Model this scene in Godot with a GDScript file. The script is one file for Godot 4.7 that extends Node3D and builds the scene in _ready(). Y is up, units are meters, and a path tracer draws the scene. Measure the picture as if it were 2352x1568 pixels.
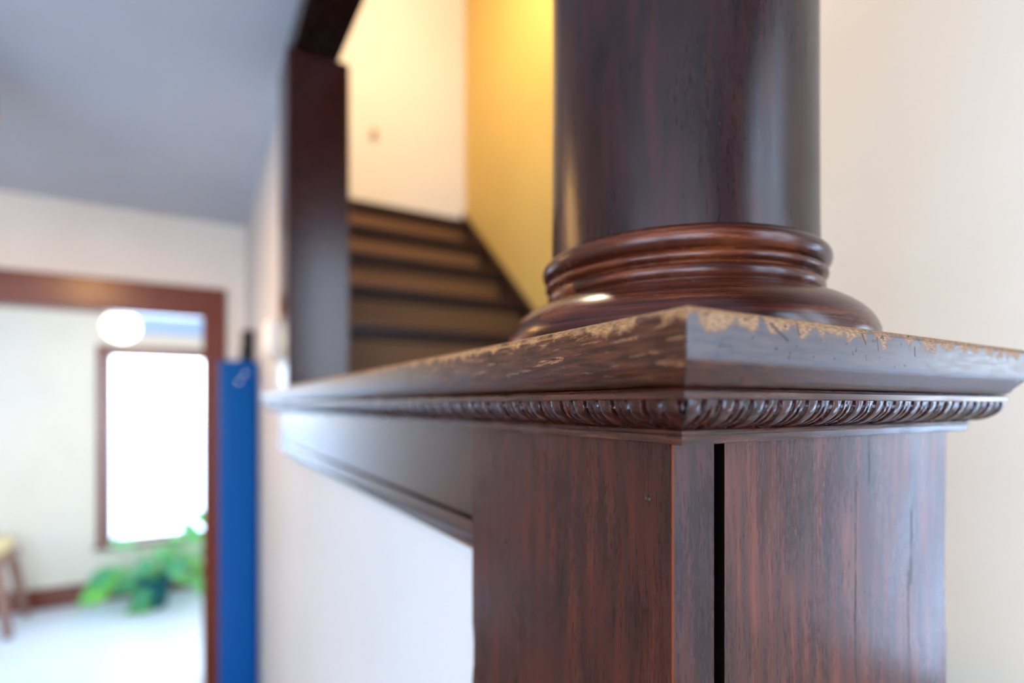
extends Node3D
# Plan: x = R (along the far wall), -z = L (along the colonnade, away from the camera); heights below are given from eye level.
const EYE := 1.55
const CEIL := 1.0      # ceiling of the room and hall, above the eye
const WELL := 2.5      # ceiling of the stairwell, above the eye

var M := {}            # materials

func _ready() -> void:
	setup_camera_and_sky()
	setup_window_light()
	make_materials()
	build_shell()
	build_knee_wall()
	build_pedestal()
	build_ledge()
	build_column()
	build_post_and_beam()
	build_stairs()
	build_door_and_windows()
	build_lamps()
	build_wall_fittings()
	build_blue_panel()
	build_plant()
	build_stool()

# ------------------------------------------------------------------ camera, sky, exposure
func setup_camera_and_sky() -> void:
	var f := 1246.0
	var cam := Camera3D.new()
	cam.name = "Camera"
	var at := CameraAttributesPhysical.new()
	at.frustum_focal_length = 24.0 * f / 1568.0
	at.frustum_focus_distance = 0.30
	at.frustum_near = 0.05
	at.frustum_far = 100.0
	at.exposure_aperture = 2.2
	at.auto_exposure_enabled = false
	cam.attributes = at
	cam.projection = Camera3D.PROJECTION_FRUSTUM
	cam.near = 0.05
	cam.far = 100.0
	cam.size = 0.05 * 1568.0 / f
	cam.frustum_offset = Vector2(0, 0.05 * 147.0 / f)
	add_child(cam)
	cam.position = v(0, 0, 0)
	cam.rotation = Vector3(0, -deg_to_rad(30.37), 0)
	cam.current = true
	var env := Environment.new()
	env.background_mode = Environment.BG_SKY
	var sky := Sky.new()
	var sm := ProceduralSkyMaterial.new()
	sm.sky_top_color = Color(0.76, 0.87, 1.0)
	sm.sky_horizon_color = Color(0.87, 0.935, 1.0)
	sm.ground_horizon_color = Color(0.86, 0.90, 0.95)
	sm.ground_bottom_color = Color(0.68, 0.71, 0.75)
	sm.sky_curve = 0.2
	sky.sky_material = sm
	env.sky = sky
	env.background_energy_multiplier = 13.5
	env.tonemap_mode = Environment.TONE_MAPPER_LINEAR
	env.tonemap_exposure = 1.1
	env.sdfgi_enabled = true
	env.ssao_enabled = true
	env.ssil_enabled = true
	var we := WorldEnvironment.new()
	we.name = "WorldEnvironment"
	we.environment = env
	add_child(we)

func setup_window_light() -> void:
	pass

# ------------------------------------------------------------------ helpers
func v(r: float, l: float, y: float) -> Vector3:
	return Vector3(r, EYE + y, -l)

func tag(o: Node, label := "", category := "", group := "", kind := "") -> void:
	if label: o.set_meta("label", label)
	if category: o.set_meta("category", category)
	if group: o.set_meta("group", group)
	if kind: o.set_meta("kind", kind)

func thing(called: String, base: Vector3, label: String, category: String, group := "") -> Node3D:
	var o := Node3D.new()
	o.name = called
	add_child(o, true)
	o.position = base
	tag(o, label, category, group)
	return o

func world_of(o: Node3D) -> Vector3:
	return o.position if o.get_parent() == self else o.position + world_of(o.get_parent())

# commits shapes given in world coordinates as one mesh under parent
func put(called: String, st: SurfaceTool, m: Material, parent: Node3D = null, smooth_done := false) -> MeshInstance3D:
	if not smooth_done:
		st.generate_normals()
	var o := MeshInstance3D.new()
	o.name = called
	o.mesh = st.commit()
	o.material_override = m
	o.cast_shadow = GeometryInstance3D.SHADOW_CASTING_SETTING_ON
	if parent:
		parent.add_child(o, true)
		o.position = -world_of(parent)
	else:
		add_child(o, true)
	return o

func struct(called: String, st: SurfaceTool, m: Material) -> MeshInstance3D:
	var o := put(called, st, m)
	tag(o, "", "", "", "structure")
	return o

func mb(smooth := -1) -> SurfaceTool:
	var st := SurfaceTool.new()
	st.begin(Mesh.PRIMITIVE_TRIANGLES)
	st.set_smooth_group(smooth)
	return st

func tri(st: SurfaceTool, a: Vector3, b: Vector3, c: Vector3, hint: Vector3, ua := Vector2.ZERO, ub := Vector2.ZERO, uc := Vector2.ZERO) -> void:
	if (a - c).cross(a - b).dot(hint) < 0.0:
		var t := b; b = c; c = t
		var u := ub; ub = uc; uc = u
	st.set_uv(ua); st.add_vertex(a)
	st.set_uv(ub); st.add_vertex(b)
	st.set_uv(uc); st.add_vertex(c)

func quad(st: SurfaceTool, a: Vector3, b: Vector3, c: Vector3, d: Vector3, hint: Vector3, ua := Vector2.ZERO, ub := Vector2.ZERO, uc := Vector2.ZERO, ud := Vector2.ZERO) -> void:
	tri(st, a, b, c, hint, ua, ub, uc)
	tri(st, a, c, d, hint, ua, uc, ud)

# a box with chamfered edges between two corners (r, l, y)
func bx(st: SurfaceTool, r0: float, r1: float, l0: float, l1: float, y0: float, y1: float, ch := 0.0) -> void:
	var lo := Vector3(r0, EYE + y0, -l1)
	var hi := Vector3(r1, EYE + y1, -l0)
	obox(st, Transform3D(Basis(), (lo + hi) / 2.0), (hi - lo), ch)

func obox(st: SurfaceTool, t: Transform3D, size: Vector3, ch := 0.0) -> void:
	var h := size / 2.0
	var c := minf(ch, 0.49 * minf(size.x, minf(size.y, size.z)))
	for ax in 3:
		var u := (ax + 1) % 3
		var w := (ax + 2) % 3
		for s in [-1.0, 1.0]:
			var p := []
			for k in [[-1, -1], [1, -1], [1, 1], [-1, 1]]:
				var q := Vector3.ZERO
				q[ax] = s * h[ax]; q[u] = k[0] * (h[u] - c); q[w] = k[1] * (h[w] - c)
				p.append(t * q)
			var n := Vector3.ZERO
			n[ax] = s
			quad(st, p[0], p[1], p[2], p[3], t.basis * n)
	if c <= 0.0:
		return
	for ax in 3:
		var u := (ax + 1) % 3
		var w := (ax + 2) % 3
		for su in [-1.0, 1.0]:
			for sw in [-1.0, 1.0]:
				var p := []
				for k in [[-1, 0], [1, 0], [1, 1], [-1, 1]]:
					var q := Vector3.ZERO
					q[ax] = k[0] * (h[ax] - c)
					q[u] = su * (h[u] - (0.0 if k[1] == 0 else c))
					q[w] = sw * (h[w] - (c if k[1] == 0 else 0.0))
					p.append(t * q)
				var n := Vector3.ZERO
				n[u] = su; n[w] = sw
				quad(st, p[0], p[1], p[2], p[3], t.basis * n)
	for a in [-1.0, 1.0]:
		for b in [-1.0, 1.0]:
			for d in [-1.0, 1.0]:
				var sg := Vector3(a, b, d)
				var k := (h - Vector3.ONE * c) * sg
				tri(st, t * (k + Vector3(a * c, 0, 0)), t * (k + Vector3(0, b * c, 0)), t * (k + Vector3(0, 0, d * c)), t.basis * sg)

# a rod between two points, radius r0 to r1
func rod(st: SurfaceTool, a: Vector3, b: Vector3, r0: float, r1: float, n := 12) -> void:
	var d := (b - a).normalized()
	var x := d.cross(Vector3(0.31, 0.2, 0.93)).normalized()
	var y := d.cross(x)
	for i in n:
		var p := x * cos(TAU * i / n) + y * sin(TAU * i / n)
		var q := x * cos(TAU * (i + 1) / n) + y * sin(TAU * (i + 1) / n)
		quad(st, a + p * r0, a + q * r0, b + q * r1, b + p * r1, p + q)
		tri(st, a, a + p * r0, a + q * r0, -d)
		tri(st, b, b + p * r1, b + q * r1, d)

# a turned shape: profile of (radius, height above eye)
func lathe(st: SurfaceTool, r: float, l: float, prof: PackedVector2Array, n := 96, uv_round := 1.0, uv_up := 1.0, around := false) -> void:
	var c := v(r, l, 0)
	for j in prof.size() - 1:
		var a := prof[j]
		var b := prof[j + 1]
		for i in n:
			var t0 := TAU * i / n
			var t1 := TAU * (i + 1) / n
			var d0 := Vector3(cos(t0), 0, sin(t0))
			var d1 := Vector3(cos(t1), 0, sin(t1))
			var up := (a.x - b.x) if b.y > a.y else (b.x - a.x)
			var e := b - a
			var hint := (d0 + d1) * e.y + Vector3.UP * (-e.x) * 2.0
			var u0 := uv_round * i / n
			var u1 := uv_round * (i + 1) / n
			quad(st, c + d0 * a.x + Vector3.UP * a.y, c + d1 * a.x + Vector3.UP * a.y, c + d1 * b.x + Vector3.UP * b.y, c + d0 * b.x + Vector3.UP * b.y, hint,
				luv(u0, a, uv_up, around), luv(u1, a, uv_up, around), luv(u1, b, uv_up, around), luv(u0, b, uv_up, around))

# where the grain runs around the piece instead of up it, the texture is turned
func luv(u: float, p: Vector2, uv_up: float, around: bool) -> Vector2:
	return Vector2((p.y - p.x) * uv_up, u) if around else Vector2(u, p.y * uv_up)

func arc(cx: float, cy: float, rx: float, ry: float, a0: float, a1: float, n: int) -> PackedVector2Array:
	var p := PackedVector2Array()
	for i in n + 1:
		var a := deg_to_rad(lerpf(a0, a1, float(i) / n))
		p.append(Vector2(cx + rx * cos(a), cy + ry * sin(a)))
	return p

# wall slab with rectangular openings; axis "r": wall runs along R at l0..l1; axis "l": runs along L at r0..r1. openings: [from, to, y0, y1]
func wall(st: SurfaceTool, axis: String, a0: float, a1: float, t0: float, t1: float, y0: float, y1: float, openings := []) -> void:
	var cuts := [a0, a1]
	var ys := [y0, y1]
	for o in openings:
		cuts.append_array([o[0], o[1]])
		ys.append_array([o[2], o[3]])
	cuts.sort()
	ys.sort()
	for i in cuts.size() - 1:
		for j in ys.size() - 1:
			if cuts[i + 1] - cuts[i] < 1e-5 or ys[j + 1] - ys[j] < 1e-5:
				continue
			var ca: float = (cuts[i] + cuts[i + 1]) / 2.0
			var cy: float = (ys[j] + ys[j + 1]) / 2.0
			var hole := false
			for o in openings:
				if ca > o[0] and ca < o[1] and cy > o[2] and cy < o[3]:
					hole = true
			if hole:
				continue
			if axis == "r":
				bx(st, cuts[i], cuts[i + 1], t0, t1, ys[j], ys[j + 1])
			else:
				bx(st, t0, t1, cuts[i], cuts[i + 1], ys[j], ys[j + 1])

# ------------------------------------------------------------------ materials
func noise(seed_: int, freq: float, oct := 4, kind := FastNoiseLite.TYPE_SIMPLEX_SMOOTH) -> FastNoiseLite:
	var n := FastNoiseLite.new()
	n.seed = seed_
	n.noise_type = kind
	n.frequency = freq
	n.fractal_type = FastNoiseLite.FRACTAL_FBM
	n.fractal_octaves = oct
	return n

func ntex(seed_: int, freq: float, stops: Array, size := 512, oct := 4) -> NoiseTexture2D:
	var t := NoiseTexture2D.new()
	t.width = size
	t.height = size
	t.seamless = true
	t.noise = noise(seed_, freq, oct)
	var g := Gradient.new()
	var off := PackedFloat32Array()
	var col := PackedColorArray()
	for s in stops:
		off.append(s[0])
		col.append(s[1])
	g.offsets = off
	g.colors = col
	t.color_ramp = g
	return t

func grey(a: float) -> Color:
	return Color(a, a, a)

var grain_albedo: Texture2D
var grain_rough: Texture2D
var grain_bump: Texture2D

func wood(scale: Vector3, tint := Color.WHITE, rough := 1.0, bump := 0.008) -> StandardMaterial3D:
	var m := StandardMaterial3D.new()
	m.albedo_texture = grain_albedo
	m.albedo_color = tint
	m.roughness = rough
	m.roughness_texture = grain_rough
	m.heightmap_enabled = true
	m.heightmap_texture = grain_bump
	m.heightmap_scale = bump
	m.uv1_triplanar = true
	m.uv1_world_triplanar = true
	m.uv1_scale = scale
	m.uv1_triplanar_sharpness = 8.0
	m.metallic_specular = 0.5
	return m

func plain(c: Color, rough := 0.8, spec := 0.4) -> StandardMaterial3D:
	var m := StandardMaterial3D.new()
	m.albedo_color = c
	m.roughness = rough
	m.metallic_specular = spec
	return m

func paint(c: Color, rough := 0.75) -> StandardMaterial3D:
	var m := plain(Color.WHITE, rough)
	m.albedo_texture = ntex(77, 0.012, [[0.0, c.darkened(0.015)], [0.5, c], [1.0, c.lightened(0.02)]], 256, 3)
	m.uv1_triplanar = true
	m.uv1_world_triplanar = true
	m.uv1_scale = Vector3.ONE * 0.6
	return m

func mapped(maps: Array, rough := 1.0, bump := 0.03) -> StandardMaterial3D:
	var m := StandardMaterial3D.new()
	m.albedo_texture = maps[0]
	m.roughness_texture = maps[1]
	m.roughness = rough
	m.heightmap_enabled = true
	m.heightmap_texture = maps[2]
	m.heightmap_scale = bump
	m.metallic_specular = 0.41
	return m

# varnished board computed over w x h metres, grain running along the texture's y; cracks: [x, y0, y1, width, depth]; dents: [x, y, rx, ry]
func board_maps(w: float, h: float, px: int, seed_: int, dark: Color, mid: Color, light: Color, cracks := [], dents := [], scratches := []) -> Array:
	var n1 := noise(seed_, 1.0, 3)
	var n2 := noise(seed_ + 1, 1.0, 3)
	var n3 := noise(seed_ + 2, 1.0, 2)
	var n4 := noise(seed_ + 3, 1.0, 2)
	var ph := int(px * h / w)
	var a := Image.create(px, ph, false, Image.FORMAT_RGB8)
	var r := Image.create(px, ph, false, Image.FORMAT_RGB8)
	var b := Image.create(px, ph, false, Image.FORMAT_RGB8)
	for j in ph:
		var y := h * (j + 0.5) / ph
		for i in px:
			var x := w * (i + 0.5) / px
			var wx := x + 0.004 * n4.get_noise_2d(x * 12.0, y * 5.0)
			var g1 := n1.get_noise_2d(wx * 75.0, y * 6.0)
			var g2 := n2.get_noise_2d(wx * 330.0, y * 16.0)
			var g3 := n3.get_noise_2d(x * 1500.0, y * 70.0)
			var patch := n4.get_noise_2d(x * 14.0 + 7.0, y * 9.0)
			var t := clampf(0.46 + 0.60 * g1 + 0.24 * g2 + 0.12 * g3 + 0.34 * patch, 0.0, 1.0)
			var c := dark.lerp(mid, minf(t * 2.0, 1.0)).lerp(light, clampf(t * 2.0 - 1.0, 0.0, 1.0))
			var hh := 0.5 + 0.22 * g2 + 0.25 * g3 + 0.12 * g1
			var ro := clampf(0.40 + 0.06 * g3 + 0.06 * patch + 0.05 * g2, 0.12, 0.9)
			for k in cracks:
				var cx: float = k[0] + 0.0012 * n1.get_noise_2d(k[0] * 50.0, y * 40.0)
				if y > k[1] and y < k[2]:
					var e: float = clampf(1.0 - absf(x - cx) / k[3], 0.0, 1.0) * (0.55 + 0.6 * n2.get_noise_2d(3.0, y * 90.0))
					hh -= 1.4 * e * k[4]
					c = c.lerp(Color(0.04, 0.025, 0.02), clampf(e * k[4] * 3.2, 0.0, 1.0))
					ro = lerpf(ro, 0.95, clampf(e * 2.0, 0.0, 1.0))
			for k in dents:
				var q := Vector2((x - k[0]) / k[2], (y - k[1]) / k[3]).length()
				hh -= 0.6 * maxf(0.0, 1.0 - q * q)
			for k in scratches:
				var p := Vector2(x, y)
				var near := Geometry2D.get_closest_point_to_segment(p, k[0], k[1])
				var e := clampf(1.0 - p.distance_to(near) / 0.0004, 0.0, 1.0)
				if e > 0.0:
					hh -= 0.35 * e
					c = c.lerp(Color(0.5, 0.36, 0.28), 0.5 * e)
			a.set_pixel(i, j, c)
			r.set_pixel(i, j, grey(ro))
			b.set_pixel(i, j, grey(clampf(hh, 0.0, 1.0)))
	return [ImageTexture.create_from_image(a), ImageTexture.create_from_image(r), ImageTexture.create_from_image(b)]

# the slab's edge: u along its length (metres / 0.4), v across its profile from the top arris (0) to the underside (1)
func edge_maps(seed_: int, worn_top: float, streaks: float, haze: float, marks := [], base := Color(0.17, 0.085, 0.06), base2 := Color(0.33, 0.17, 0.10)) -> Array:
	var W := 1024
	var H := 160
	var n1 := noise(seed_, 1.0, 4)
	var n2 := noise(seed_ + 1, 1.0, 3)
	var n3 := noise(seed_ + 2, 1.0, 3)
	var a := Image.create(W, H, false, Image.FORMAT_RGB8)
	var r := Image.create(W, H, false, Image.FORMAT_RGB8)
	var b := Image.create(W, H, false, Image.FORMAT_RGB8)
	for j in H:
		var t := (j + 0.5) / H
		for i in W:
			var x := 0.4 * (i + 0.5) / W
			var g := n1.get_noise_2d(x * 30.0, t * 12.0)
			var f := n2.get_noise_2d(x * 160.0, t * 45.0)
			var big := n3.get_noise_2d(x * 55.0, t * 1.6)
			var dull := smoothstep(0.60, 0.55, t + 0.02 * g)      # the bevel below stays darker: shade of its downward face, painted in
			var c := Color(0.17, 0.085, 0.06).lerp(base, dull).lerp(Color(0.33, 0.17, 0.10).lerp(base2, dull), clampf(0.45 + 0.9 * g + 0.15 * f, 0.0, 1.0))
			var ro := clampf(0.42 + 0.05 * f + 0.08 * g + haze, 0.2, 0.9)
			var hh := 0.5 + 0.15 * g + 0.08 * f
			# ragged bare wood along the worn top arris
			var lim := worn_top * (0.95 + 0.9 * big + 0.4 * f)
			var bare := smoothstep(lim + 0.035, lim - 0.02, t)
			# bare streaks lower down
			bare = maxf(bare, streaks * smoothstep(0.30, 0.42, n1.get_noise_2d(x * 26.0 + 9.0, t * 9.0 + 4.0) + 0.25 * f) * smoothstep(0.9, 0.6, t))
			bare = maxf(bare, 0.8 * smoothstep(0.085, 0.05, t + 0.02 * f))
			c = c.lerp(Color(0.66, 0.49, 0.32).lerp(Color(0.44, 0.29, 0.18), clampf(0.5 + 1.4 * f, 0.0, 1.0)), bare)
			ro = lerpf(ro, 0.62, bare)
			hh -= 0.18 * bare
			# dings
			var ding := smoothstep(0.54, 0.62, n2.get_noise_2d(x * 120.0 + 30.0, t * 5.0))
			c = c.lerp(Color(0.10, 0.06, 0.05), 0.7 * ding)
			hh -= 0.3 * ding
			# knocks and scratches: [from, to, half width, colour], in metres along and across the edge
			var here := Vector2(x, t * 0.046)
			for k in marks:
				var e := smoothstep(k[2], k[2] * 0.4, here.distance_to(Geometry2D.get_closest_point_to_segment(here, k[0], k[1])))
				c = c.lerp(k[3], 0.85 * e)
				ro = lerpf(ro, 0.6, e)
				hh -= 0.3 * e
			a.set_pixel(i, j, c)
			r.set_pixel(i, j, grey(ro))
			b.set_pixel(i, j, grey(clampf(hh, 0.0, 1.0)))
	return [ImageTexture.create_from_image(a), ImageTexture.create_from_image(r), ImageTexture.create_from_image(b)]

func make_materials() -> void:
	grain_albedo = ntex(3, 0.022, [[0.0, Color(0.12, 0.055, 0.045)], [0.42, Color(0.19, 0.085, 0.06)], [0.62, Color(0.26, 0.115, 0.07)], [0.8, Color(0.30, 0.14, 0.085)], [1.0, Color(0.38, 0.18, 0.10)]], 1024, 5)
	grain_rough = ntex(8, 0.03, [[0.0, grey(0.16)], [0.5, grey(0.23)], [1.0, grey(0.36)]], 512, 4)
	grain_bump = ntex(12, 0.05, [[0.0, grey(0.0)], [1.0, grey(1.0)]], 512, 4)
	M.wood_up = wood(Vector3(9, 0.8, 9))
	M.wood_along = wood(Vector3(9, 9, 0.8), Color.WHITE, 1.15, 0.0)
	M.dark_up = wood(Vector3(9, 0.8, 9), Color(0.85, 0.75, 0.8), 0.75, 0.0)
	M.dark_up.roughness_texture = null
	M.dark_up.roughness = 0.24
	M.frieze = wood(Vector3(9, 9, 0.8), Color(0.9, 0.85, 0.9), 1.0, 0.0)
	M.frieze.roughness_texture = null
	M.frieze.roughness = 0.27
	M.dark_along = wood(Vector3(9, 9, 0.8), Color(0.5, 0.48, 0.5), 1.3)
	M.wood_across = wood(Vector3(0.8, 9, 9))
	M.carved = wood(Vector3(4, 4, 4), Color(0.85, 0.75, 0.8), 0.9, 0.0)
	M.casing = wood(Vector3(3, 3, 3), Color(1.85, 1.75, 1.5), 1.2, 0.0)
	M.tread = plain(Color(0.20, 0.12, 0.10), 0.4)
	M.riser = plain(Color(0.46, 0.31, 0.17), 0.5)
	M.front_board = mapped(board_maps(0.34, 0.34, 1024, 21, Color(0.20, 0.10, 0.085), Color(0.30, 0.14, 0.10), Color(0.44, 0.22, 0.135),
		[[0.132, 0.045, 0.34, 0.0011, 0.45], [0.148, 0.015, 0.052, 0.0010, 0.35], [0.208, 0.075, 0.13, 0.0012, 0.45], [0.204, 0.12, 0.30, 0.0011, 0.45]],
		[[0.095, 0.052, 0.0035, 0.011], [0.099, 0.070, 0.0025, 0.005], [0.214, 0.135, 0.002, 0.002]],
		[[Vector2(0.058, 0.069), Vector2(0.120, 0.124)], [Vector2(0.075, 0.10), Vector2(0.083, 0.112)]]), 0.72, 0.0015)
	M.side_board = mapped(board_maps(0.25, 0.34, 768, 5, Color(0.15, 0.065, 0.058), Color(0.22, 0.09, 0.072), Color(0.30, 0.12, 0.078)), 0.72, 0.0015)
	M.shaft = mapped(board_maps(0.34, 0.34, 768, 54, Color(0.12, 0.06, 0.05), Color(0.165, 0.075, 0.058), Color(0.23, 0.10, 0.065)), 0.76, 0.0015)
	M.wood_turned = mapped(board_maps(0.34, 0.34, 512, 91, Color(0.17, 0.07, 0.05), Color(0.28, 0.12, 0.07), Color(0.48, 0.24, 0.12)), 0.62, 0.002)
	M.edge_side = mapped(edge_maps(31, 0.17, 0.7, 0.0), 0.8, 0.008)
	M.edge_front = mapped(edge_maps(44, 0.20, 0.15, 0.0, [
		[Vector2(0.2275, 0.0075), Vector2(0.2400, 0.0145), 0.0011, Color(0.20, 0.12, 0.08)], [Vector2(0.2470, 0.006), Vector2(0.2490, 0.011), 0.0009, Color(0.26, 0.15, 0.10)],
		[Vector2(0.2310, 0.0190), Vector2(0.2318, 0.0190), 0.0009, Color(0.20, 0.10, 0.09)], [Vector2(0.2135, 0.0345), Vector2(0.2155, 0.0375), 0.0016, Color(0.22, 0.10, 0.06)],
		[Vector2(0.3050, 0.007), Vector2(0.3085, 0.012), 0.0010, Color(0.22, 0.13, 0.09)], [Vector2(0.3200, 0.008), Vector2(0.3215, 0.015), 0.0009, Color(0.30, 0.16, 0.11)],
		[Vector2(0.3620, 0.011), Vector2(0.3624, 0.016), 0.0010, Color(0.22, 0.14, 0.10)], [Vector2(0.1180, 0.028), Vector2(0.1188, 0.029), 0.0012, Color(0.80, 0.74, 0.68)]], Color(0.27, 0.25, 0.27), Color(0.36, 0.30, 0.28)), 0.85, 0.003)
	M.bare = plain(Color(0.44, 0.20, 0.09), 0.5, 0.2)
	M.peg = plain(Color(0.17, 0.10, 0.06), 0.45)
	M.gap_shade = plain(Color(0.04, 0.02, 0.015), 1.0, 0.05)  # near-black stand-in for the shade between the pedestal boards
	M.cream = paint(Color(0.92, 0.90, 0.85))
	M.plaster = paint(Color(0.775, 0.765, 0.75))
	M.white_wall = paint(Color(0.92, 0.875, 0.81))
	M.ceiling = paint(Color(0.77, 0.80, 0.84))
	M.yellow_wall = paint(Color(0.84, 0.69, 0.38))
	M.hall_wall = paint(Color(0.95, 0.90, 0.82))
	M.landing_wall = paint(Color(0.86, 0.81, 0.74))
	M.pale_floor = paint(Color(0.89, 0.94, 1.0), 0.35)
	M.floor = paint(Color(0.74, 0.70, 0.65), 0.4)
	M.glass = plain(Color(1, 1, 1, 0.04), 0.02, 0.5)
	M.glass.transparency = BaseMaterial3D.TRANSPARENCY_ALPHA
	M.frosted = plain(Color(0.70, 0.84, 1.0, 0.93), 0.2, 0.5)
	M.frosted.transparency = BaseMaterial3D.TRANSPARENCY_ALPHA
	M.white_plastic = plain(Color(0.92, 0.87, 0.82), 0.35)
	M.dark_plastic = plain(Color(0.10, 0.09, 0.08), 0.4)
	M.blue = plain(Color(0.0, 0.29, 0.56), 0.55, 0.25)
	M.navy = plain(Color(0.0, 0.10, 0.32), 0.5)
	M.chrome = plain(Color(0.8, 0.8, 0.82), 0.18)
	M.chrome.metallic = 1.0
	M.dark_floor = plain(Color(0.38, 0.26, 0.19), 0.4)
	M.unseen_dark = plain(Color(0.27, 0.16, 0.12), 0.5)  # invented dark finish for unseen surfaces, to cut bounce and reflections
	M.snow = plain(Color(0.85, 0.88, 0.92), 0.9)

# ------------------------------------------------------------------ shell
const WR := 1.2646     # inner face of the right wall
const LEFT := -2.6     # inner face of the left walls
const BACK := -1.7     # inner face of the wall behind the camera
const FAR := 3.38      # face of the far wall that carries the doorway
const FARROOM := 5.38  # back wall of the room beyond the doorway
const LAND := 2.66     # wall at the head of the stairs

const WIN_BACK := [0.74, 1.20, -0.90, 1.35]
const WIN_BACK2 := [-2.45, -0.6, -1.1, 0.80]  # unseen window added for more daylight in the left room
const WIN_RIGHT := [-0.27, -0.04, -0.60, 0.20]
const WIN_RIGHT2 := [-1.62, -0.95, -0.95, 1.35]
const WIN_FAR := [-0.60, 0.10, -1.11, 0.42]
const WIN_FARTOP := [-0.60, 0.10, 0.57, 0.76]
const FILL_WIN_LEFT := [-1.5, -0.1, -1.0, 0.85]  # added window out of view, brightens the left room and right wall
const FILL_WIN_FARLEFT := [4.3, 4.8, -0.85, 0.75]  # hidden side window added to brighten the far room

func build_shell() -> void:
	var st := mb()
	bx(st, LEFT - 0.15, -0.9, BACK - 0.15, FAR, -EYE - 0.2, -EYE)
	struct("floor", st, M.floor)
	st = mb()
	bx(st, -0.9, WR + 0.15, BACK - 0.15, FAR, -EYE - 0.2, -EYE)
	struct("floor", st, M.dark_floor)
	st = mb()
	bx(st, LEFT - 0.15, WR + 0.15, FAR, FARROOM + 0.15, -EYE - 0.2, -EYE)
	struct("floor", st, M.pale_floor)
	# ceilings: the room, the hall in front of the stairwell, the far room
	st = mb()
	bx(st, LEFT - 0.15, 0.36, BACK - 0.15, FARROOM + 0.15, CEIL, CEIL + 0.2)
	struct("ceiling", st, M.ceiling)
	st = mb()
	bx(st, 0.24, WR + 0.15, BACK - 0.15, LAND + 0.15, WELL, WELL + 0.2)
	struct("ceiling", st, M.unseen_dark)
	st = mb()
	bx(st, 0.36, WR + 0.15, LAND + 0.15, FARROOM + 0.15, CEIL, CEIL + 0.2)
	struct("ceiling", st, M.ceiling)
	# right wall: hall and stairwell share one plane
	st = mb()
	wall(st, "l", BACK, 1.2, WR, WR + 0.15, -EYE, WELL, [WIN_RIGHT, WIN_RIGHT2])
	struct("wall_right", st, M.hall_wall)
	st = mb()
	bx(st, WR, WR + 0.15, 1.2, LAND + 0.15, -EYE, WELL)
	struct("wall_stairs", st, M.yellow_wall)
	st = mb()
	wall(st, "r", LEFT, 0.3, BACK - 0.15, BACK, -EYE, CEIL, [WIN_BACK2])
	wall(st, "r", 0.3, WR + 0.15, BACK - 0.15, BACK, -EYE, WELL, [WIN_BACK])
	struct("wall_back", st, M.unseen_dark)
	st = mb()
	wall(st, "l", BACK, FARROOM, LEFT - 0.15, LEFT, -EYE, CEIL, [FILL_WIN_LEFT, FILL_WIN_FARLEFT])
	struct("wall_left", st, M.white_wall)
	# far wall with the doorway
	st = mb()
	wall(st, "r", LEFT, 0.25, FAR, FAR + 0.12, -EYE, CEIL, [[-1.75, 0.053, -EYE, 0.487]])
	struct("wall_front", st, M.white_wall)
	# partition that goes on from the end of the knee wall to the far wall, beside the stairs
	st = mb()
	bx(st, 0.25, 0.36, 1.772, FAR + 0.12, -EYE, CEIL)
	struct("wall_partition", st, M.plaster)
	st = mb()
	bx(st, 0.25, 0.36, BACK - 0.15, FAR + 0.12, CEIL + 0.2, WELL)
	struct("wall_well", st, M.unseen_dark)
	st = mb()
	bx(st, 0.36, WR, LAND, LAND + 0.15, -EYE, WELL)
	struct("wall_landing", st, M.landing_wall)
	# room beyond the doorway
	st = mb()
	wall(st, "r", LEFT, WR, FARROOM, FARROOM + 0.15, -EYE, CEIL, [WIN_FAR, WIN_FARTOP])
	struct("wall_far", st, M.cream)
	st = mb()
	bx(st, 0.75, 0.9, FAR + 0.12, FARROOM, -EYE, CEIL)
	struct("wall_far_right", st, M.cream)
	st = mb()
	bx(st, LEFT, 0.75, FARROOM - 0.02, FARROOM, -EYE, -EYE + 0.155, 0.004)
	struct("baseboard_far", st, M.casing)
	# snowy ground outside
	st = mb()
	bx(st, -60, 60, -60, 60, -EYE - 0.6, -EYE - 0.5)
	struct("ground", st, M.snow)

# ------------------------------------------------------------------ knee wall
func build_knee_wall() -> void:
	var st := mb()
	bx(st, 0.232, 0.48, 0.4214, 1.771, -EYE, -0.019)
	struct("wall_knee", st, M.plaster)
	# wooden frieze under the ledge with a rounded rail at its foot
	var t := thing("frieze", v(0.22, 0.4214, -0.14), "dark varnished wood frieze board under the long ledge, left of the pedestal", "wall trim")
	st = mb()
	bx(st, 0.2135, 0.232, 0.4214, 1.67, -0.0985, -0.0189)
	put("frieze_board", st, M.frieze, t)
	st = mb(0)
	var prof := PackedVector2Array([Vector2(0.232, -0.0965), Vector2(0.2165, -0.0975)])
	prof.append_array([Vector2(0.2105, -0.101), Vector2(0.208, -0.106), Vector2(0.2075, -0.113), Vector2(0.2095, -0.121), Vector2(0.2145, -0.128), Vector2(0.221, -0.132), Vector2(0.232, -0.1335)])
	for j in prof.size() - 1:
		var n := Vector3(-(prof[j].y - prof[j + 1].y), (prof[j].x - prof[j + 1].x) * -1.0, 0)
		if n.x > 0: n = -n
		if j == 0: n = Vector3.UP
		quad(st, v(prof[j].x, 0.4214, prof[j].y), v(prof[j].x, 1.67, prof[j].y), v(prof[j + 1].x, 1.67, prof[j + 1].y), v(prof[j + 1].x, 0.4214, prof[j + 1].y), n)
	put("frieze_rail", st, M.frieze, t)

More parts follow.
